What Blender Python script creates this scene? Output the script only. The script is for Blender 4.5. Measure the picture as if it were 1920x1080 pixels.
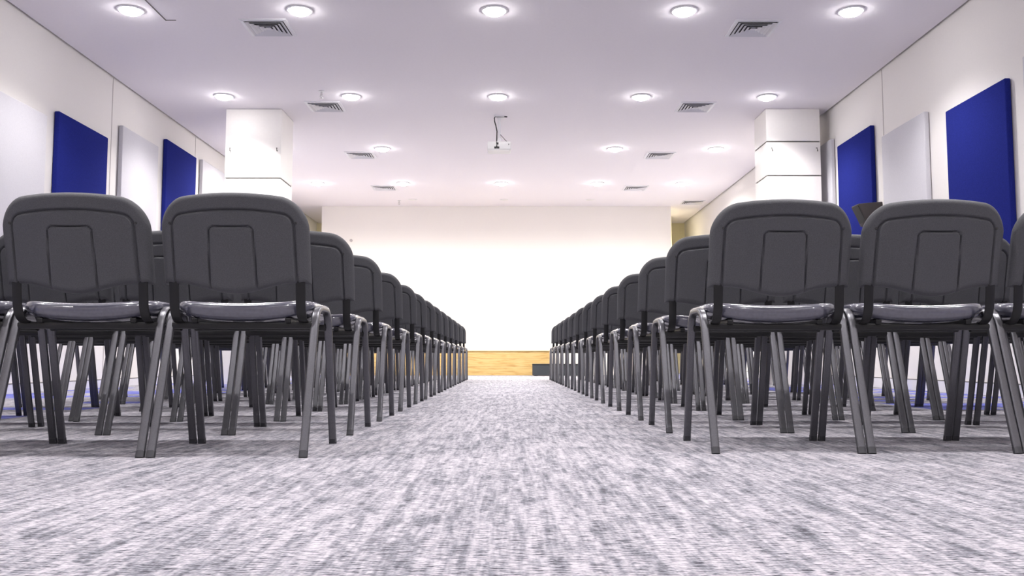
import bpy, math, random
from math import sin, cos, pi, sqrt, radians, atan

for o in list(bpy.data.objects):
    bpy.data.objects.remove(o)
scene = bpy.context.scene
COL = scene.collection
random.seed(7)

# ------------------------------------------------------------------ camera
cam_d = bpy.data.cameras.new('camera')
cam = bpy.data.objects.new('camera', cam_d)
COL.objects.link(cam)
cam_d.sensor_width = 36.0
cam_d.lens = 31.5
cam_d.clip_end = 100
cam.location = (0, 0, 0.297)
cam.rotation_euler = (pi/2 + atan(135/1680), 0, -atan(6/1680))
scene.camera = cam

# ------------------------------------------------------------------ exposure, world
vs = scene.view_settings
vs.view_transform = 'Standard'
vs.look = 'None'
vs.gamma = 1.0
vs.exposure = 0.69
try:
    vs.use_curve_mapping = False
except Exception:
    pass
world = bpy.data.worlds.new('world')
scene.world = world
world.use_nodes = True
world.node_tree.nodes['Background'].inputs[0].default_value = (0.8, 0.8, 0.85, 1)
world.node_tree.nodes['Background'].inputs[1].default_value = 0.02

H = 3.4            # ceiling height
XL, XR = -4.367, 4.0
YN, YB, YE = -4.2, 17.95, 20.2
LIGHT_X = (-3.36, -1.86, -0.13, 1.56, 3.05)
# row y -> lamp watts (the lamps towards the stage are turned up)
LIGHT_ROWS = [(-2.68, 50), (-0.07, 75), (2.54, 105), (5.14, 90), (7.75, 105), (10.36, 135), (12.98, 165), (15.57, 215)]
LAMP_COL = (1.0, 0.965, 0.955)
SPOT = radians(127)

# ------------------------------------------------------------------ materials
def mat(name, col, rough=0.6, metal=0.0, spec=0.5, coat=0.0, emit=None, estr=0.0, sheen=0.0):
    m = bpy.data.materials.new(name)
    m.use_nodes = True
    b = m.node_tree.nodes['Principled BSDF']
    b.inputs['Base Color'].default_value = (*col, 1)
    b.inputs['Roughness'].default_value = rough
    b.inputs['Metallic'].default_value = metal
    b.inputs['Specular IOR Level'].default_value = spec
    b.inputs['Coat Weight'].default_value = coat
    b.inputs['Sheen Weight'].default_value = sheen
    if emit:
        b.inputs['Emission Color'].default_value = (*emit, 1)
        b.inputs['Emission Strength'].default_value = estr
    return m

def nodes(m):
    return m.node_tree.nodes, m.node_tree.links, m.node_tree.nodes['Principled BSDF']

def grain(m, scale, amount, bump=0.0, stretch=(1, 1, 1), dist=0.002):
    """multiply the base colour by a fine noise and add a matching bump"""
    n, l, b = nodes(m)
    tc = n.new('ShaderNodeTexCoord'); mp = n.new('ShaderNodeMapping')
    mp.inputs['Scale'].default_value = stretch
    t = n.new('ShaderNodeTexNoise'); t.inputs['Scale'].default_value = scale
    t.inputs['Detail'].default_value = 3
    l.new(tc.outputs['Object'], mp.inputs[0]); l.new(mp.outputs[0], t.inputs['Vector'])
    base = tuple(b.inputs['Base Color'].default_value)
    r = n.new('ShaderNodeMapRange')
    r.inputs['From Min'].default_value = 0.3; r.inputs['From Max'].default_value = 0.7
    r.inputs['To Min'].default_value = 1-amount; r.inputs['To Max'].default_value = 1+amount
    l.new(t.outputs[0], r.inputs['Value'])
    mx = n.new('ShaderNodeVectorMath'); mx.operation = 'SCALE'
    mx.inputs[0].default_value = base[:3]
    l.new(r.outputs[0], mx.inputs['Scale']); l.new(mx.outputs[0], b.inputs['Base Color'])
    if bump:
        bp = n.new('ShaderNodeBump'); bp.inputs['Strength'].default_value = bump
        bp.inputs['Distance'].default_value = dist
        l.new(t.outputs[0], bp.inputs['Height']); l.new(bp.outputs[0], b.inputs['Normal'])
    return m

M = {}
M['wall'] = grain(mat('wall_paint', (0.80, 0.77, 0.75), 0.85, spec=0.2), 60, 0.01, 0.05)
M['wall_back'] = grain(mat('back_wall_paint', (0.86, 0.82, 0.78), 0.85, spec=0.2), 60, 0.01, 0.05)
M['recess'] = grain(mat('recess_cream_paint', (0.80, 0.74, 0.50), 0.85, spec=0.2), 60, 0.01, 0.05)
M['ceiling'] = grain(mat('ceiling_paint', (0.86, 0.82, 0.855), 0.9, spec=0.2), 40, 0.01, 0.03)
M['gap'] = mat('shadow_gap', (0.12, 0.11, 0.11), 0.9)
M['pillar'] = grain(mat('pillar_laminate', (0.86, 0.83, 0.80), 0.45, spec=0.4), 30, 0.01)
M['groove'] = mat('joint_dark', (0.13, 0.12, 0.11), 0.8)
M['seam'] = mat('wall_joint', (0.50, 0.46, 0.45), 0.9)
M['base'] = mat('baseboard_white', (0.72, 0.71, 0.76), 0.45)
M['blue'] = grain(mat('blue_felt', (0.016, 0.023, 0.185), 0.95, spec=0.05, sheen=0.0), 180, 0.18, 0.3)
M['felt'] = grain(mat('light_grey_felt', (0.60, 0.59, 0.63), 0.95, spec=0.1, sheen=0.1), 180, 0.05, 0.3)
M['plastic'] = grain(mat('charcoal_plastic', (0.071, 0.072, 0.080), 0.55, spec=0.4), 420, 0.22, 0.25, dist=0.001)
M['plastic_dark'] = mat('black_plastic', (0.02, 0.02, 0.022), 0.5)
M['vinyl'] = grain(mat('grey_vinyl', (0.075, 0.075, 0.105), 0.24, spec=1.0, coat=1.0), 90, 0.08, 0.1)
M['leg'] = grain(mat('black_powder_coat', (0.145, 0.145, 0.158), 0.32, metal=0.9, spec=0.7), 260, 0.08, 0.1, dist=0.0005)
M['frame'] = mat('black_frame', (0.008, 0.008, 0.009), 0.35, spec=0.4)
M['rubber'] = mat('foot_rubber', (0.055, 0.055, 0.062), 0.45, metal=0.4)
M['white_plastic'] = mat('white_plastic', (0.85, 0.84, 0.83), 0.4)
M['white_metal'] = mat('white_metal', (0.80, 0.79, 0.82), 0.4)
M['black'] = mat('black_connector', (0.015, 0.015, 0.016), 0.5)
M['vent'] = mat('vent_white', (0.74, 0.73, 0.76), 0.45)
M['duct'] = mat('duct_dark', (0.05, 0.05, 0.055), 0.9)
M['chrome'] = mat('chrome', (0.7, 0.7, 0.7), 0.25, metal=1.0)
M['box'] = grain(mat('black_step_carpet', (0.035, 0.04, 0.048), 0.8), 120, 0.2, 0.3)
M['glow'] = mat('lamp_glow', (1, 1, 1), 0.5, emit=(1.0, 0.98, 0.97), estr=36)
M['unlit'] = mat('lamp_unlit', (0.78, 0.76, 0.75), 0.4)
M['speaker'] = mat('speaker_brown_black', (0.045, 0.036, 0.034), 0.6)
M['grille'] = grain(mat('speaker_grille', (0.03, 0.03, 0.03), 0.7), 500, 0.4, 0.4)

# oak boards on the podium
def wood_mat():
    m = mat('oak_boards', (0.6, 0.4, 0.15), 0.5)
    n, l, b = nodes(m)
    tc = n.new('ShaderNodeTexCoord'); mp = n.new('ShaderNodeMapping')
    mp.inputs['Scale'].default_value = (1.6, 1.6, 16)
    l.new(tc.outputs['Object'], mp.inputs[0])
    t = n.new('ShaderNodeTexNoise'); t.inputs['Scale'].default_value = 2.2; t.inputs['Detail'].default_value = 8
    t.inputs['Distortion'].default_value = 0.6
    l.new(mp.outputs[0], t.inputs['Vector'])
    r = n.new('ShaderNodeValToRGB')
    e = r.color_ramp.elements
    e[0].position = 0.28; e[0].color = (0.40, 0.23, 0.07, 1)
    e[1].position = 0.62; e[1].color = (0.60, 0.42, 0.18, 1)
    x = e.new(0.45); x.color = (0.55, 0.36, 0.135, 1)
    l.new(t.outputs[0], r.inputs[0])
    # board joints every 12 cm
    sx = n.new('ShaderNodeSeparateXYZ'); l.new(tc.outputs['Object'], sx.inputs[0])
    d = n.new('ShaderNodeMath'); d.operation = 'MODULO'; d.inputs[1].default_value = 0.163
    l.new(sx.outputs['Z'], d.inputs[0])
    g = n.new('ShaderNodeMath'); g.operation = 'GREATER_THAN'; g.inputs[1].default_value = 0.006
    l.new(d.outputs[0], g.inputs[0])
    mm = n.new('ShaderNodeMapRange'); mm.inputs['To Min'].default_value = 0.7
    l.new(g.outputs[0], mm.inputs['Value'])
    v = n.new('ShaderNodeVectorMath'); v.operation = 'SCALE'
    l.new(r.outputs[0], v.inputs[0]); l.new(mm.outputs[0], v.inputs['Scale'])
    l.new(v.outputs[0], b.inputs['Base Color'])
    return m
M['wood'] = wood_mat()

def carpet_mat():
    m = mat('loop_carpet', (0.4, 0.4, 0.42), 0.95, spec=0.15)
    n, l, b = nodes(m)
    tc = n.new('ShaderNodeTexCoord')
    def noise(sc, detail=2.0, rough=0.5, dist=0.0, off=(0, 0, 0)):
        mp = n.new('ShaderNodeMapping'); mp.inputs['Scale'].default_value = sc
        mp.inputs['Location'].default_value = off
        l.new(tc.outputs['Object'], mp.inputs[0])
        t = n.new('ShaderNodeTexNoise'); t.inputs['Scale'].default_value = 1.0
        t.inputs['Detail'].default_value = detail; t.inputs['Roughness'].default_value = rough
        t.inputs['Distortion'].default_value = dist
        l.new(mp.outputs[0], t.inputs['Vector'])
        return t.outputs[0]
    def mrange(v, a, b_, c, d):
        r = n.new('ShaderNodeMapRange'); r.inputs['From Min'].default_value = a; r.inputs['From Max'].default_value = b_
        r.inputs['To Min'].default_value = c; r.inputs['To Max'].default_value = d
        l.new(v, r.inputs['Value']); return r.outputs[0]
    def math_(op, a, b_):
        k = n.new('ShaderNodeMath'); k.operation = op
        for i, q in enumerate((a, b_)):
            if isinstance(q, (int, float)): k.inputs[i].default_value = q
            else: l.new(q, k.inputs[i])
        return k.outputs[0]
    streak = noise((34, 2.4, 1), 3, 0.6)                 # long broken streaks down the aisle
    streak2 = noise((80, 8, 1), 2, 0.6, 0, (7, 3, 0))
    cloud = noise((2.2, 1.3, 1), 2, 0.5, 0, (3, 9, 0))
    patch = noise((15, 8, 1), 1, 0.4, 0, (2, 6, 0))
    dash = noise((34, 230, 1), 3, 0.7)                  # yarn rows, across
    dash2 = noise((120, 380, 1), 1, 0.5, 0, (5, 1, 0))
    mix = math_('ADD', mrange(streak, 0.36, 0.64, -0.16, 0.15), mrange(streak2, 0.36, 0.64, -0.13, 0.13))
    mix = math_('ADD', mix, mrange(cloud, 0.3, 0.7, -0.07, 0.07))
    mix = math_('ADD', mix, mrange(patch, 0.34, 0.44, -0.16, 0.0))
    mix = math_('ADD', mix, 0.54)
    mix2 = math_('ADD', mix, mrange(dash, 0.33, 0.52, -0.85, 0.24))
    mix2 = math_('ADD', mix2, mrange(dash2, 0.3, 0.7, -0.2, 0.2))
    r = n.new('ShaderNodeValToRGB'); e = r.color_ramp.elements
    e[0].position = 0.0; e[0].color = (0.06, 0.056, 0.07, 1)
    e[1].position = 0.92; e[1].color = (0.54, 0.505, 0.545, 1)
    x = e.new(0.30); x.color = (0.160, 0.166, 0.192, 1)
    x = e.new(0.60); x.color = (0.318, 0.312, 0.348, 1)
    l.new(mix2, r.inputs[0])
    # blue inlay tiles in the side aisles
    sx = n.new('ShaderNodeSeparateXYZ'); l.new(tc.outputs['Object'], sx.inputs[0])
    ax = math_('ABSOLUTE', sx.outputs['X'], 0)
    side = math_('GREATER_THAN', ax, 2.55)
    cx = math_('FLOOR', math_('MULTIPLY', sx.outputs['X'], 1/0.5), 0)
    cy = math_('FLOOR', math_('MULTIPLY', sx.outputs['Y'], 1/0.27), 0)
    cb = n.new('ShaderNodeCombineXYZ'); l.new(cx, cb.inputs[0]); l.new(cy, cb.inputs[1])
    wn = n.new('ShaderNodeTexWhiteNoise'); l.new(cb.outputs[0], wn.inputs['Vector'])
    pick = math_('GREATER_THAN', wn.outputs['Value'], 0.66)
    msk = math_('MULTIPLY', side, pick)
    msk = math_('MULTIPLY', msk, mrange(mix, 0.2, 0.8, 0.95, 0.6))
    mx = n.new('ShaderNodeMix'); mx.data_type = 'RGBA'
    l.new(msk, mx.inputs[0]); l.new(r.outputs[0], mx.inputs[6]); mx.inputs[7].default_value = (0.10, 0.12, 0.50, 1)
    l.new(mx.outputs[2], b.inputs['Base Color'])
    bp = n.new('ShaderNodeBump'); bp.inputs['Strength'].default_value = 0.5; bp.inputs['Distance'].default_value = 0.002
    l.new(dash, bp.inputs['Height']); l.new(bp.outputs[0], b.inputs['Normal'])
    return m
M['carpet'] = carpet_mat()

# ------------------------------------------------------------------ mesh helpers
class MB:
    def __init__(s): s.v = []; s.f = []
    def add(s, vs_, fs):
        k = len(s.v); s.v += [tuple(p) for p in vs_]; s.f += [tuple(i+k for i in f) for f in fs]; return s
    def box(s, x0, x1, y0, y1, z0, z1):
        return s.add([(x0,y0,z0),(x1,y0,z0),(x1,y1,z0),(x0,y1,z0),(x0,y0,z1),(x1,y0,z1),(x1,y1,z1),(x0,y1,z1)],
                     [(0,3,2,1),(4,5,6,7),(0,1,5,4),(1,2,6,5),(2,3,7,6),(3,0,4,7)])
    def loft(s, rings, cap=True):
        k = len(s.v); n = len(rings[0])
        for r in rings: s.v += [tuple(p) for p in r]
        for i in range(len(rings)-1):
            for j in range(n):
                a = k+i*n+j; b = k+i*n+(j+1) % n
                s.f.append((a, b, b+n, a+n))
        if cap:
            s.f.append(tuple(k+j for j in range(n))[::-1])
            s.f.append(tuple(k+(len(rings)-1)*n+j for j in range(n)))
        return s
    def cyl(s, c, r, z0, z1, n=24, axis='z', r1=None):
        r1 = r if r1 is None else r1
        rings = []
        for z, rr in ((z0, r), (z1, r1)):
            ring = []
            for j in range(n):
                a = 2*pi*j/n; p, q = rr*cos(a), rr*sin(a)
                if axis == 'z': ring.append((c[0]+p, c[1]+q, z))
                elif axis == 'y': ring.append((c[0]+p, z, c[1]-q))
                else: ring.append((z, c[0]+p, c[1]+q))
            rings.append(ring)
        return s.loft(rings)
    def sweep(s, path, prof):
        """path: list of (x,y,z) in a plane of constant x; prof: (dx, dn) cross-section"""
        rings = []
        for i, p in enumerate(path):
            a = path[max(i-1, 0)]; b = path[min(i+1, len(path)-1)]
            ty, tz = b[1]-a[1], b[2]-a[2]; L = sqrt(ty*ty+tz*tz) or 1
            ny, nz = -tz/L, ty/L
            rings.append([(p[0]+u, p[1]+ny*w, p[2]+nz*w) for u, w in prof])
        return s.loft(rings)
    def tube(s, path, r, n=8):
        import mathutils
        rings = []
        P = [mathutils.Vector(p) for p in path]
        up = mathutils.Vector((0.13, 0.2, 1)).normalized()
        for i, p in enumerate(P):
            t = (P[min(i+1, len(P)-1)]-P[max(i-1, 0)]).normalized()
            a = t.cross(up).normalized(); b = t.cross(a)
            rings.append([p+a*r*cos(2*pi*j/n)+b*r*sin(2*pi*j/n) for j in range(n)])
        return s.loft(rings)
    def build(s, name, m, parent=None, loc=None, bevel=0, smooth=False, seg=2):
        me = bpy.data.meshes.new(name)
        me.from_pydata(s.v, [], s.f); me.update()
        import bmesh
        bm = bmesh.new(); bm.from_mesh(me)
        bmesh.ops.recalc_face_normals(bm, faces=bm.faces)
        if bevel:
            es = [e for e in bm.edges if len(e.link_faces) == 2 and e.calc_face_angle(0) > 0.6]
            bmesh.ops.bevel(bm, geom=es, offset=bevel, segments=seg, profile=0.5, affect='EDGES')
        bm.to_mesh(me); bm.free()
        if smooth:
            me.polygons.foreach_set('use_smooth', [True]*len(me.polygons))
            try: me.set_sharp_from_angle(angle=radians(40))
            except Exception: pass
        me.materials.append(m)
        o = bpy.data.objects.new(name, me); COL.objects.link(o)
        if parent: o.parent = parent
        if loc: o.location = loc
        return o

def tag(o, label=None, cat=None, group=None, kind=None):
    if label: o['label'] = label
    if cat: o['category'] = cat
    if group: o['group'] = group
    if kind: o['kind'] = kind
    return o

def empty(name, loc, rz=0):
    o = bpy.data.objects.new(name, None); COL.objects.link(o)
    o.location = loc; o.rotation_euler = (0, 0, rz); o.empty_display_size = 0.1
    return o

def copy_tree(o, parent=None):
    c = o.copy(); COL.objects.link(c)
    if parent: c.parent = parent
    for ch in list(o.children):
        copy_tree(ch, c)
    return c

def struct(o, label, cat='room'):
    return tag(o, label, cat, kind='structure')

# ------------------------------------------------------------------ room shell
struct(MB().box(XL-0.2, XR+0.2, YN-0.2, YE+0.2, -0.1, 0).build('floor', M['carpet']), 'lilac grey loop carpet with broken pale streaks', 'floor')
c_ = MB()
G = 0.028
c_.box(XL+G, XR-G, YN, YE, H, H+0.06)
struct(c_.build('ceiling', M['ceiling']), 'flat white ceiling with downlights and air vents', 'ceiling')
struct(MB().box(XL-0.2, XR+0.2, YN-0.2, YE+0.2, H+0.16, H+0.22).build('ceiling_void', M['gap']), 'dark gap above the edge of the ceiling', 'ceiling')
struct(MB().box(XL-0.2, XL, YN-0.2, YE+0.2, 0, H+0.16).build('wall_left', M['wall']), 'white left side wall', 'wall')
struct(MB().box(XR, XR+0.2, YN-0.2, YE+0.2, 0, H+0.16).build('wall_right', M['wall']), 'white right side wall', 'wall')
struct(MB().box(XL, XR, YN-0.2, YN, 0, H+0.16).build('wall_rear', M['wall']), 'white wall behind the viewpoint', 'wall')
struct(MB().box(-3.78, 3.28, YB, YB+0.16, 0, H).build('wall_back', M['wall_back']), 'bright white end wall above the wooden podium', 'wall')
struct(MB().box(XL, XR, YE, YE+0.2, 0, H+0.16).build('wall_recess', M['recess']), 'cream wall at the back of the side recesses', 'wall')

# skirting boards
struct(MB().box(XL, XL+0.014, YN, YE, 0, 0.085).build('baseboard_left', M['base'], bevel=0.003), 'white skirting along the left wall', 'baseboard')
struct(MB().box(XR-0.014, XR, YN, YE, 0, 0.105).build('baseboard_right', M['base'], bevel=0.003), 'white skirting along the right wall', 'baseboard')
struct(MB().box(XL+0.014, XL+0.016, YN, YE, 0.085, 0.092).build('trim_1', M['groove']), 'thin dark line above the left skirting', 'trim')
struct(MB().box(XR-0.016, XR-0.014, YN, YE, 0.105, 0.112).build('trim_2', M['groove']), 'thin dark line above the right skirting', 'trim')
# joints between wall boards
tn = 3
for side, x in (('left', XL), ('right', XR)):
    for y in ((9.69, 12.3) if side == 'left' else (9.38, 12.2)):
        x0, x1 = (x, x+0.003) if side == 'left' else (x-0.003, x)
        struct(MB().box(x0, x1, y-0.006, y+0.006, 0.12, H).build('trim_%d' % tn, M['seam']), 'vertical board joint on the %s wall' % side, 'trim')
        tn += 1
# ceiling access hatch edge
struct(MB().box(-3.147, -3.137, 6.9, 8.0, H-0.004, H+0.002).box(-3.137, -3.05, 7.99, 8.0, H-0.003, H+0.002).build('trim_%d' % tn, M['groove']), 'thin dark joint line in the ceiling beside a downlight', 'trim')
tn += 1

# pillars
def pillar(x0, x1, y0, y1, inner, seams, upper_side, label):
    t = empty('pillar', ((x0+x1)/2, (y0+y1)/2, 0))
    cx, cy = t.location.x, t.location.y
    hx, hy = (x1-x0)/2, (y1-y0)/2
    zs = [0.0] + seams + [H-0.004]
    for i in range(len(zs)-1):
        a = zs[i] + (0.008 if i else 0); b = zs[i+1] - (0.008 if i < len(zs)-2 else 0)
        MB().box(-hx, hx, -hy, hy, a, b).build('cladding_panel', M['pillar'], t, bevel=0.003)
    MB().box(-hx+0.012, hx-0.012, -hy+0.012, hy-0.012, 0.01, H-0.01).build('core', M['groove'], t)
    # small hooks near the corners of the front face
    for hxx in (-hx+0.06, hx-0.05):
        h = MB(); h.tube([(hxx, -hy+0.004, 2.905), (hxx, -hy-0.025, 2.90), (hxx+0.004, -hy-0.03, 2.875), (hxx+0.008, -hy-0.02, 2.86)], 0.006)
        h.build('hook', M['groove'], t, smooth=True)
    tag(t, label, 'pillar', 'white square pillars')
    return t
pillar(-3.50, -2.812, 10.90, 11.49, 1, [1.35, 2.53], True, 'white square pillar near the left wall, with one dark horizontal joint')
pillar(3.18, 3.845, 10.87, 11.40, -1, [1.35, 2.56, 2.985], True, 'white square pillar near the right wall, with two dark horizontal joints')

# recess fittings at the far right
struct(MB().box(3.30, 3.52, 19.2, 20.2, 0, 3.39).build('wall_pier', M['recess']), 'cream pier in the far right recess', 'wall')

# ------------------------------------------------------------------ acoustic panels
def apanel(side, y0, y1, top, colour, label, h=1.5, th=0.055):
    x0, x1 = (XL+0.006, XL+th) if side < 0 else (XR-th, XR-0.006)
    cx, cy, cz = (x0+x1)/2, (y0+y1)/2, top-h/2
    o = MB().box(x0-cx, x1-cx, y0-cy, y1-cy, -h/2, h/2).build('acoustic_panel', M[colour], bevel=0.010, smooth=True, seg=3)
    o.location = (cx, cy, cz)
    tag(o, label, 'acoustic panel', 'fabric acoustic panels on the side walls')
apanel(-1, 7.20, 8.238, 2.575, 'felt', 'large light grey fabric wall panel at the left edge of the picture')
apanel(-1, 8.452, 9.504, 2.68, 'blue', 'larger blue fabric wall panel, nearest blue one on the left wall')
apanel(-1, 9.859, 10.876, 2.915, 'felt', 'light grey fabric panel between the two blue panels of the left wall')
apanel(-1, 11.141, 12.21, 3.08, 'blue', 'smaller blue fabric panel on the left wall, just before the pillar')
apanel(-1, 12.464, 13.5, 3.118, 'felt', 'light grey fabric panel on the left wall, partly behind the pillar')
apanel(1, 5.67, 6.713, 2.62, 'felt', 'light grey fabric panel cut by the right edge of the picture')
apanel(1, 6.96, 7.935, 2.535, 'blue', 'largest blue fabric wall panel, nearest blue one on the right wall')
apanel(1, 8.345, 9.321, 2.655, 'felt', 'light grey fabric panel between the two blue panels of the right wall')
apanel(1, 9.601, 10.59, 2.855, 'blue', 'smaller blue fabric panel on the right wall, near the pillar')
apanel(1, 10.793, 11.8, 3.0, 'felt', 'grey fabric panel on the right wall right beside the pillar')

# ------------------------------------------------------------------ downlights
def downlight(lit):
    t = empty('ceiling_downlight', (0, 0, H))
    n = 40
    def ring(r, z): return [(r*cos(2*pi*j/n), r*sin(2*pi*j/n), z) for j in range(n)]
    b = MB(); b.loft([ring(0.092, 0.0), ring(0.118, 0.0), ring(0.119, -0.006), ring(0.112, -0.011), ring(0.098, -0.012), ring(0.092, -0.006), ring(0.092, 0.0)], cap=False)
    b.build('trim_ring', M['white_metal'], t, smooth=True)
    d = MB(); rs = [ring(0.096, -0.004)]
    for k in range(1, 7):
        a = k/6*pi/2
        rs.append(ring(0.096*cos(a)+0.002, -0.004-0.044*sin(a)))
    d.loft(rs)
    d.build('diffuser', M['glow'] if lit else M['unlit'], t, smooth=True)
    return t
def row_word(i):
    return {4: 'nearest row of lamps seen', 5: 'second row of lamps, level with the pillars', 6: 'third row of lamps, beside the projector', 7: 'farthest row of lit lamps'}.get(i)
colw = ['leftmost', 'second from left', 'middle', 'second from right', 'rightmost']
proto = {}
spot_data = {}
for i, (y, w) in enumerate(LIGHT_ROWS):
    for k, x in enumerate(LIGHT_X):
        if i == 6 and k == 2:
            continue
        if True not in proto:
            o = proto[True] = downlight(True)
        else:
            o = copy_tree(proto[True])
            for ch in list(o.children):
                if ch.type == 'LIGHT': bpy.data.objects.remove(ch)
        o.location = (x, y, H)
        if i >= 4:
            lab = 'round lit downlight, %s, %s' % (colw[k], row_word(i))
        else:
            lab = 'round lit downlight, %s, ceiling row %s' % (colw[k], ['far behind the viewpoint', 'just behind the viewpoint', 'overhead the nearest chairs', 'overhead the middle chairs, above the picture'][i])
        tag(o, lab, 'downlight', 'lit round ceiling downlights')
        if i not in spot_data:
            ld = bpy.data.lights.new('lamp', 'SPOT'); ld.energy = w; ld.spot_size = SPOT if i < 6 else radians(168); ld.spot_blend = 0.7
            ld.shadow_soft_size = 0.09; ld.color = LAMP_COL if i < 6 else (1.0, 0.975, 0.90)
            spot_data[i] = ld
        lo = bpy.data.objects.new('lamp', spot_data[i]); COL.objects.link(lo); lo.parent = o
        lo.location = (0, 0, -0.055)
for x, lab in ((-1.87, 'left'), (-0.09, 'middle'), (1.57, 'right')):
    if False not in proto: o = proto[False] = downlight(False)
    else: o = copy_tree(proto[False])
    o.location = (x, 17.2, H); o.scale = (0.8, 0.8, 0.45)
    tag(o, 'small unlit downlight just before the end wall, %s one of three' % lab, 'downlight', 'unlit downlights by the end wall')
# warm lamp in the right recess, behind the end wall
o = copy_tree(proto[True])
for ch in list(o.children):
    if ch.type == 'LIGHT': bpy.data.objects.remove(ch)
o.location = (2.95, 18.7, H); tag(o, 'round lit downlight in the recess behind the end wall', 'downlight')
ld = bpy.data.lights.new('lamp', 'SPOT'); ld.energy = 480; ld.spot_size = SPOT; ld.spot_blend = 0.5; ld.color = (1, 0.9, 0.6); ld.shadow_soft_size = 0.09
lo = bpy.data.objects.new('lamp', ld); COL.objects.link(lo); lo.parent = o; lo.location = (0, 0, -0.04)

o = copy_tree(proto[True])  # added lamp, hidden by the end wall, only to brighten the left recess
for ch in list(o.children):
    if ch.type == 'LIGHT': bpy.data.objects.remove(ch)
o.location = (-3.2, 18.9, H); tag(o, 'added unseen lamp brightening the left recess behind the end wall', 'downlight')
ld = bpy.data.lights.new('lamp', 'SPOT'); ld.energy = 45; ld.spot_size = SPOT; ld.spot_blend = 0.5; ld.color = (1, 0.9, 0.72); ld.shadow_soft_size = 0.09
lo = bpy.data.objects.new('lamp', ld); COL.objects.link(lo); lo.parent = o; lo.location = (0, 0, -0.04)

# ------------------------------------------------------------------ air vents
def vent():
    t = empty('air_vent', (0, 0, H))
    R = 0.215
    f = MB()
    def sq(r, z): return [(-r, -r, z), (r, -r, z), (r, r, z), (-r, r, z)]
    f.loft([sq(R, 0.0), sq(R, -0.008), sq(R-0.03, -0.014), sq(R-0.033, -0.006), sq(R-0.033, 0.0)], cap=False)
    f.build('frame', M['vent'], t)
    MB().box(-R+0.034, R-0.034, -R+0.034, R-0.034, -0.003, -0.0005).build('duct_opening', M['duct'], t)
    r = R-0.036
    for k in range(5):
        b = MB(); r0, r1 = r, r-0.031
        b.loft([sq(r0, -0.021), sq(r0-0.0025, -0.0215), sq(r1-0.0025, -0.0035), sq(r1, -0.003), sq(r0, -0.021)], cap=False)
        b.build('louvre', M['vent'], t)
        r -= 0.036
    MB().box(-0.018, 0.018, -0.018, 0.018, -0.015, -0.003).build('centre_plate', M['vent'], t)
    return t
vp = None
vy = [(8.17, 'nearest pair, beside the bright front downlights'), (10.79, 'second pair, near the pillars'), (13.4, 'third pair, level with the projector'), (16.0, 'farthest pair before the end wall')]
for i, (y, lab) in enumerate(vy):
    for s, x in (('left', -2.25), ('right', 2.29)):
        if vp is None: o = vp = vent()
        else: o = copy_tree(vp)
        o.location = (x, y, H)
        tag(o, 'square white louvred ceiling air vent on the %s, %s' % (s, lab), 'air vent', 'square ceiling air vents')
o = copy_tree(vp); o.location = (3.62, 17.47, H)
tag(o, 'square louvred ceiling air vent above the far right recess', 'air vent', 'square ceiling air vents')

# ------------------------------------------------------------------ sprinklers
def sprinkler():
    t = empty('fire_sprinkler', (0, 0, H))
    MB().cyl((0, 0), 0.040, -0.006, 0, 24, r1=0.034).build('escutcheon', M['white_metal'], t, smooth=True)
    MB().cyl((0, 0), 0.011, -0.045, -0.004, 12).cyl((0, 0), 0.006, -0.075, -0.045, 8).build('body', M['chrome'], t, smooth=True)
    MB().tube([(-0.011, 0, -0.04), (-0.018, 0, -0.06), (0, 0, -0.078)], 0.003).tube([(0.011, 0, -0.04), (0.018, 0, -0.06), (0, 0, -0.078)], 0.003).build('yoke', M['chrome'], t, smooth=True)
    MB().cyl((0, 0), 0.020, -0.082, -0.078, 16).build('deflector', M['chrome'], t)
    return t
s1 = sprinkler(); s1.location = (-2.17, 10.17, H); tag(s1, 'small hanging fire sprinkler beside the second left air vent', 'sprinkler')
s2 = copy_tree(s1); s2.location = (-2.14, 17.3, H); tag(s2, 'tiny fire sprinkler just before the end wall, left of centre', 'sprinkler')
# small fixing on the end wall
o = MB().cyl((0, 0), 0.03, -0.02, 0, 16, axis='y').build('wall_button', M['seam'], smooth=True)
o.location = (-3.18, YB, 2.70); tag(o, 'tiny grey round fixing high on the end wall', 'wall fixing')

# ------------------------------------------------------------------ projector
pj = empty('projector', (-0.123, 11.25, H))
MB().box(-0.065, 0.065, -0.065, 0.065, -0.012, 0).box(-0.03, 0.03, -0.03, 0.03, -0.035, -0.012).build('ceiling_plate', M['white_metal'], pj, bevel=0.003)
MB().cyl((0, 0), 0.021, -0.30, -0.03, 20).build('pole', M['white_metal'], pj, smooth=True)
MB().box(-0.028, 0.028, -0.03, 0.03, -0.335, -0.285).box(-0.045, 0.045, -0.05, 0.05, -0.345, -0.335).build('mount_bracket', M['white_metal'], pj, bevel=0.004)
body = MB().box(-0.150, 0.150, -0.11, 0.12, -0.455, -0.345).build('casing', M['white_plastic'], pj, bevel=0.018, smooth=True, seg=4)
MB().box(-0.135, 0.135, -0.10, 0.10, -0.463, -0.453).build('underside_grille', M['white_plastic'], pj)
for bx, bz, bw in ((-0.047, -0.428, 0.022), (-0.012, -0.428, 0.022), (-0.022, -0.377, 0.022)):
    MB().box(bx-bw/2-0.003, bx+bw/2+0.003, -0.114, -0.105, bz-0.013, bz+0.013).build('connector', M['black'], body)
MB().box(0.118, 0.126, -0.114, -0.106, -0.396, -0.378).build('button', M['black'], body)
MB().cyl((-0.06, -0.40), 0.035, 0.11, 0.15, 24, axis='y').build('lens', M['black'], pj, smooth=True)
cb = MB()
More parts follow.
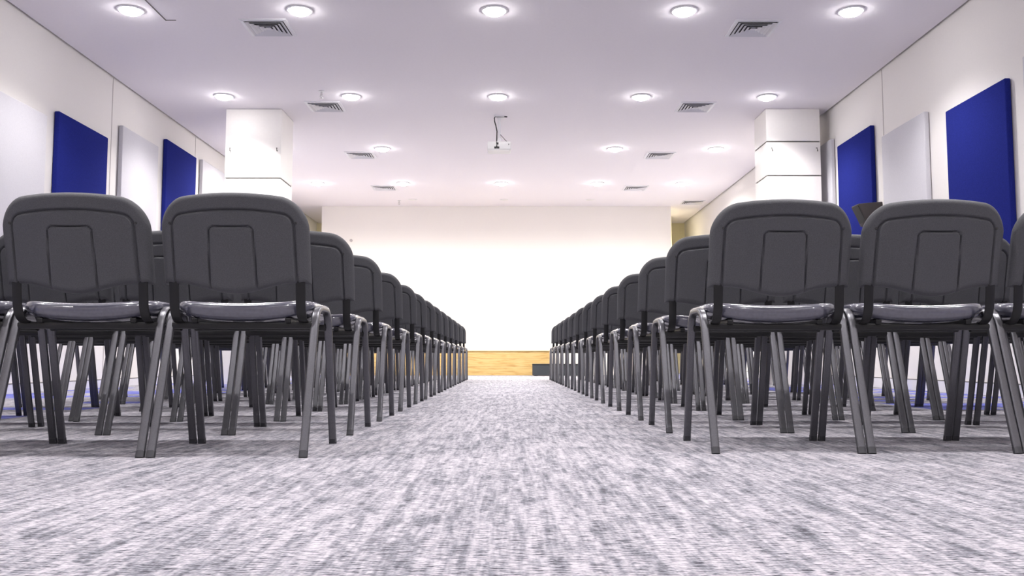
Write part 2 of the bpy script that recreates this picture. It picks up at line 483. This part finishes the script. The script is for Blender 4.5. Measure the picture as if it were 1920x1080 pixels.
cb.tube([(0.10, -0.01, -0.006), (0.05, -0.03, -0.008), (-0.05, -0.04, -0.010), (-0.062, -0.04, -0.03), (-0.060, -0.045, -0.07), (-0.042, -0.045, -0.13), (-0.028, -0.04, -0.2), (-0.03, -0.05, -0.3), (-0.032, -0.09, -0.35), (-0.03, -0.125, -0.37), (-0.03, -0.125, -0.41), (-0.03, -0.112, -0.428)], 0.0075)
cb.build('power_cable', M['black'], pj, smooth=True)
cb = MB(); cb.tube([(0.015, -0.02, -0.24), (0.05, -0.03, -0.28), (0.085, -0.05, -0.325), (0.11, -0.06, -0.345)], 0.004)
cb.build('signal_cable', M['gap'], pj, smooth=True)
tag(pj, 'white ceiling projector hanging on a short pole in mid room', 'projector')

# ------------------------------------------------------------------ podium and step
pd = empty('wooden_podium', (-1.4, 17.7, 0))
MB().box(-2.2, 2.19, -0.23, 0.24, 0, 0.462).build('front_boards', M['wood'], pd)
MB().box(-2.21, 2.20, -0.245, 0.24, 0.462, 0.48).build('top_edge', M['wood'], pd, bevel=0.004)
tag(pd, 'low podium with yellow oak front standing against the end wall', 'podium')
st = empty('platform_step', (0.93, 16.98, 0))
MB().box(-0.48, 0.52, -0.26, 0.26, 0.012, 0.222).build('step_box', M['box'], st, bevel=0.006)
MB().box(-0.485, 0.525, -0.265, 0.26, 0.205, 0.228).build('step_edge', M['black'], st, bevel=0.004)
for x in (-0.42, 0.46):
    MB().box(x-0.03, x+0.03, -0.22, 0.22, 0, 0.012).build('foot', M['rubber'], st)
tag(st, 'low black box step on the carpet before the right end of the podium', 'step')

# ------------------------------------------------------------------ wall loudspeaker
sp = empty('wall_loudspeaker', (3.86, 9.46, 1.90), 0)
def taper(x0, x1, xa, xb, y0, y1, z0, z1):
    m = MB()
    m.add([(xa,y0,z0),(xb,y0,z0),(xb,y1,z0),(xa,y1,z0),(x0,y0,z1),(x1,y0,z1),(x1,y1,z1),(x0,y1,z1)],
          [(0,3,2,1),(4,5,6,7),(0,1,5,4),(1,2,6,5),(2,3,7,6),(3,0,4,7)])
    return m
cab = taper(-0.16, 0.10, -0.085, 0.10, -0.10, 0.10, -0.17, 0.06).build('cabinet', M['speaker'], sp, bevel=0.008, smooth=True)
cab.rotation_euler = (0, radians(-5), 0)
MB().box(0.08, 0.14, -0.04, 0.04, -0.09, 0.03).build('wall_bracket', M['black'], sp)
g = taper(-0.164, -0.158, -0.089, -0.083, -0.085, 0.085, -0.155, 0.045).build('grille', M['grille'], cab)
tag(sp, 'small dark brown loudspeaker fixed before the blue panel on the right wall', 'loudspeaker')

# ------------------------------------------------------------------ chairs
HW = 0.2325
TILT = 0.27
def z_top(x):
    a = min(abs(x), HW)
    u = a/HW
    e = max(0.0, (a-(HW-0.085))/0.085)
    return 0.812 - 0.020*u*u - 0.090*(1-sqrt(max(0, 1-e*e)))
def z_bot(x):
    a = abs(x)
    if a > 0.180: return 0.537
    return 0.537 - 0.033*(0.5+0.5*cos(pi*a/0.180))
def y_shell(x, z):
    # the back leans away from the sitter; its sides wrap forward
    return 0.012 - TILT*(z-0.56) + 0.75*x*x
def smooth01(v): v = max(0, min(1, v)); return v*v*(3-2*v)

def shell_mesh():
    nx, nz = 150, 104
    S = [-cos(pi*i/nx)*0.55 + (-1+2*i/nx)*0.45 for i in range(nx+1)]
    T = [(1-cos(pi*j/nz))/2*0.55 + j/nz*0.45 for j in range(nz+1)]
    vs_, fs = [], []
    def groove(d, w=0.0034):      # d = signed distance to a contour
        return 0.0075*math.exp(-(d/w)**2)
    for j in range(nz+1):
        for i in range(nx+1):
            x = S[i]*HW; zb, zt = z_bot(x), z_top(x)
            z = zb + T[j]*(zt-zb)
            # distance to the outline (approx.) for the rounded rim
            slope = (z_top(x+0.002)-z_top(x-0.002))/0.004 if abs(x) < HW-0.003 else 8
            dt = (zt-z)/sqrt(1+slope*slope)
            ds = HW-abs(x); db = (z-zb)*0.97
            d = min(dt, ds, db)
            rim = 0.020
            e = max(0, 1-d/rim)
            y = y_shell(x, z) + 0.020*(1-sqrt(max(0, 1-e*e)))
            # raised inner field
            hwi = 0.186+0.004*(0.8-z)/0.25
            zti = 0.757 - 0.014*(x/0.186)**2
            ax = abs(x); r = 0.030
            qx, qz = ax-(hwi-r), z-(zti-r)
            sd = sqrt(max(qx, 0)**2+max(qz, 0)**2) + min(max(qx, qz), 0) - r
            y += groove(sd-0.002)
            y -= 0.0030*smooth01((-sd)/0.005)*smooth01(d/0.008)
            # centre field
            hwc = 0.066+0.006*(0.71-z)/0.2; ztc = 0.706; r = 0.014
            qx, qz = ax-(hwc-r), z-(ztc-r)
            sc = sqrt(max(qx, 0)**2+max(qz, 0)**2) + min(max(qx, qz), 0) - r
            y += groove(sc-0.002, 0.0022)
            y -= 0.0025*smooth01((-sc)/0.004)*smooth01(d/0.008)
            vs_.append((x, y, z))
    W = nx+1
    for j in range(nz):
        for i in range(nx):
            a = j*W+i
            fs.append((a, a+1, a+1+W, a+W))
    # front side of the shell: a coarse closing skin 
    m = MB().add(vs_, fs)
    # boundary loop
    loop = [i for i in range(W)] + [j*W+nx for j in range(1, nz+1)] + [nz*W+i for i in range(nx-1, -1, -1)] + [j*W for j in range(nz-1, 0, -1)]
    k = len(m.v)
    n = len(loop)
    for q in loop:
        x, y, z = m.v[q]
        m.v.append((x*0.985, y+0.006, z))
    for q in loop:
        x, y, z = m.v[q]
        m.v.append((x*0.93, y_shell(x, z)+0.024, 0.66+(z-0.66)*0.94))
    for a in range(n):
        b = (a+1) % n
        m.f.append((loop[a], loop[b], k+b, k+a))
        m.f.append((k+a, k+b, k+n+b, k+n+a))
    return m

def cushion_mesh():
    nx, nz = 40, 30
    m = MB(); S = [-cos(pi*i/nx) for i in range(nx+1)]; T = [(1-cos(pi*j/nz))/2 for j in range(nz+1)]
    hw = HW*0.975
    for side in (0, 1):
        k = len(m.v)
        for j in range(nz+1):
            for i in range(nx+1):
                x = S[i]*hw; xx = x/0.975
                zb, zt = z_bot(xx)+0.006, z_top(xx)-0.006
                z = zb+T[j]*(zt-zb)
                if side == 0: y = y_shell(x, z)+0.018
                else:
                    e = max(abs(S[i])**6, abs(2*T[j]-1)**6)
                    y = y_shell(x, z)+0.020+0.028*sqrt(max(0, 1-e))
                m.v.append((x, y, z))
        W = nx+1
        for j in range(nz):
            for i in range(nx):
                a = k+j*W+i; m.f.append((a, a+1, a+1+W, a+W))
    W = nx+1; N = W*(nz+1)
    loop = [i for i in range(W)] + [j*W+nx for j in range(1, nz+1)] + [nz*W+i for i in range(nx-1, -1, -1)] + [j*W for j in range(nz-1, 0, -1)]
    for a in range(len(loop)):
        p, q = loop[a], loop[(a+1) % len(loop)]
        m.f.append((p, q, q+N, p+N))
    return m

def seat_mesh():
    n = 72; m = MB()
    hx, hy, cy = 0.226, 0.215, 0.300
    def pt(th, rho):
        c, s = cos(th), sin(th)
        r = (abs(c)**5+abs(s)**5)**(-1/5.0)
        return c*r*rho, s*r*rho
    prof = [(0.25, -0.052), (0.60, -0.052), (0.82, -0.050), (0.93, -0.044), (0.975, -0.034), (1.0, -0.020), (0.995, -0.010),
            (0.975, -0.002), (0.94, 0.003), (0.88, 0.004), (0.78, 0.002), (0.6, 0.0), (0.35, -0.002), (0.15, -0.003)]
    rings = []
    for rho, dz in prof:
        ring = []
        for j in range(n):
            u, v = pt(2*pi*j/n, rho)
            x, y = u*hx, cy+v*hy
            # saddle: sides higher, middle dips; front edge rolls down
            sad = 0.014*(u*u) - 0.009 if dz > -0.045 else 0.006*(u*u)-0.004
            if dz <= -0.03: sad = 0.020*(u*u)-0.012
            roll = -0.020*max(0, v-0.5)**2*4
            ring.append((x, y, 0.484+dz+sad+roll))
        rings.append(ring)
    return m.loft(rings)

def bez(p0, p1, p2, n):
    out = []
    for i in range(n+1):
        t = i/n
        out.append(tuple((1-t)**2*a+2*t*(1-t)*b+t*t*c for a, b, c in zip(p0, p1, p2)))
    return out
def oval(a, b, n=20, e=2.6):
    out = []
    for j in range(n):
        c, s = cos(2*pi*j/n), sin(2*pi*j/n)
        r = (abs(c)**e+abs(s)**e)**(-1/e)
        out.append((a*c*r, b*s*r))
    return out
LEGP = oval(0.0130, 0.0080, 28, 4.5)

def make_chair():
    t = empty('stacking_chair', (0, 0, 0))
    shell_mesh().build('backrest', M['plastic'], t, smooth=True)
    bk = t.children[0]
    for x in (-0.196, 0.196):
        sm = MB(); z = 0.722; sm.cyl((x, z), 0.0042, y_shell(x, z)-0.0015, y_shell(x, z)+0.002, 12, axis='y')
        sm.build('screw', M['plastic_dark'], bk, smooth=True)
    cushion_mesh().build('backrest_cushion', M['vinyl'], t, smooth=True)
    seat_mesh().build('seat', M['vinyl'], t, smooth=True)
    for s in (-1, 1):
        X = s*0.2326
        # rear half of the bent side tube
        path = [(X, 0.0, 0.008), (X, 0.042, 0.135), (X, 0.084, 0.270), (X, 0.122, 0.392)] + bez((X, 0.128, 0.412), (X, 0.144, 0.466), (X, 0.200, 0.466), 8) + [(X, 0.235, 0.466)]
        l = MB().sweep(path, LEGP).build('leg', M['leg'], t, smooth=True)
        MB().sweep([(X, -0.003, 0.0), (X, 0.0045, 0.020)], oval(0.0134, 0.0088, 20, 4.0)).build('foot_cap', M['rubber'], l, smooth=True)
        path = [(X, 0.458, 0.008), (X, 0.420, 0.14), (X, 0.382, 0.28), (X, 0.350, 0.395)] + bez((X, 0.345, 0.414), (X, 0.330, 0.466), (X, 0.275, 0.466), 8) + [(X, 0.235, 0.466)]
        l = MB().sweep(path, LEGP).build('leg', M['leg'], t, smooth=True)
        MB().sweep([(X, 0.461, 0.0), (X, 0.455, 0.020)], oval(0.0134, 0.0088, 20, 4.0)).build('foot_cap', M['rubber'], l, smooth=True)
        # flat steel back bracket, curving under the seat
        Xb = s*0.200
        pth = [(Xb, 0.046, 0.605), (Xb, 0.057, 0.555), (Xb, 0.062, 0.52)] + bez((Xb, 0.066, 0.49), (Xb, 0.074, 0.420), (Xb, 0.13, 0.418), 8) + [(Xb, 0.30, 0.418)]
        MB().sweep(pth, oval(0.0155, 0.0042, 12)).build('back_bracket', M['frame'], t, smooth=True)
    for y in (0.128, 0.335):
        z = 0.408
        b = MB(); b.box(-0.226, 0.226, y-0.011, y+0.011, z-0.011, z+0.011)
        b.build('crossbar', M['frame'], t, bevel=0.005, smooth=True)
    # seat rails and the little tabs that carry them on the side tubes
    for s in (-1, 1):
        MB().box(s*0.150-0.010, s*0.150+0.010, 0.11, 0.42, 0.416, 0.432).build('seat_rail', M['frame'], t, bevel=0.003)
    return t

LEFT_Y = [2.77, 3.58, 4.38, 5.23, 6.06, 6.82, 7.62, 8.42, 9.27, 10.17, 11.15, 12.15, 13.1]
RIGHT_Y = [2.88, 3.68, 4.45, 5.30, 6.18, 6.98, 7.78, 8.65, 9.55, 10.45, 11.3, 12.2, 13.05]
ordi = ['nearest', 'second', 'third', 'fourth', 'fifth', 'sixth', 'seventh', 'eighth', 'ninth', 'tenth', 'eleventh', 'twelfth', 'farthest']
seatw = ['aisle seat', 'second seat from the aisle', 'third seat from the aisle', 'fourth seat from the aisle', 'outermost seat']
chair = None
rnd = random.Random(3)
for side, ys in ((-1, LEFT_Y), (1, RIGHT_Y)):
    for i, y in enumerate(ys):
        for k in range(5):
            if side < 0: x = -0.860 - 0.4975*k
            else: x = 0.890 - 0.035*i/12 + 0.4962*k
            jx, jy, jr = rnd.uniform(-.001, .001), rnd.uniform(-.012, .012), radians(rnd.uniform(-0.22, 0.22))
            if k == 0 and i > 0: jy = 0
            if i == 0: jy *= 0.3; jx = 0; jr *= 0.3
            if i > 2: jx *= 1.0
            if chair is None: o = chair = make_chair()
            else: o = copy_tree(chair)
            o.location = (x+jx, y+jy, 0); o.rotation_euler = (0, 0, jr)
            tag(o, 'grey stacking chair, %s row %s the carpet aisle, %s' % (ordi[i], 'left of' if side < 0 else 'right of', seatw[k]), 'chair',
                'stacking chairs %s the aisle' % ('left of' if side < 0 else 'right of'))
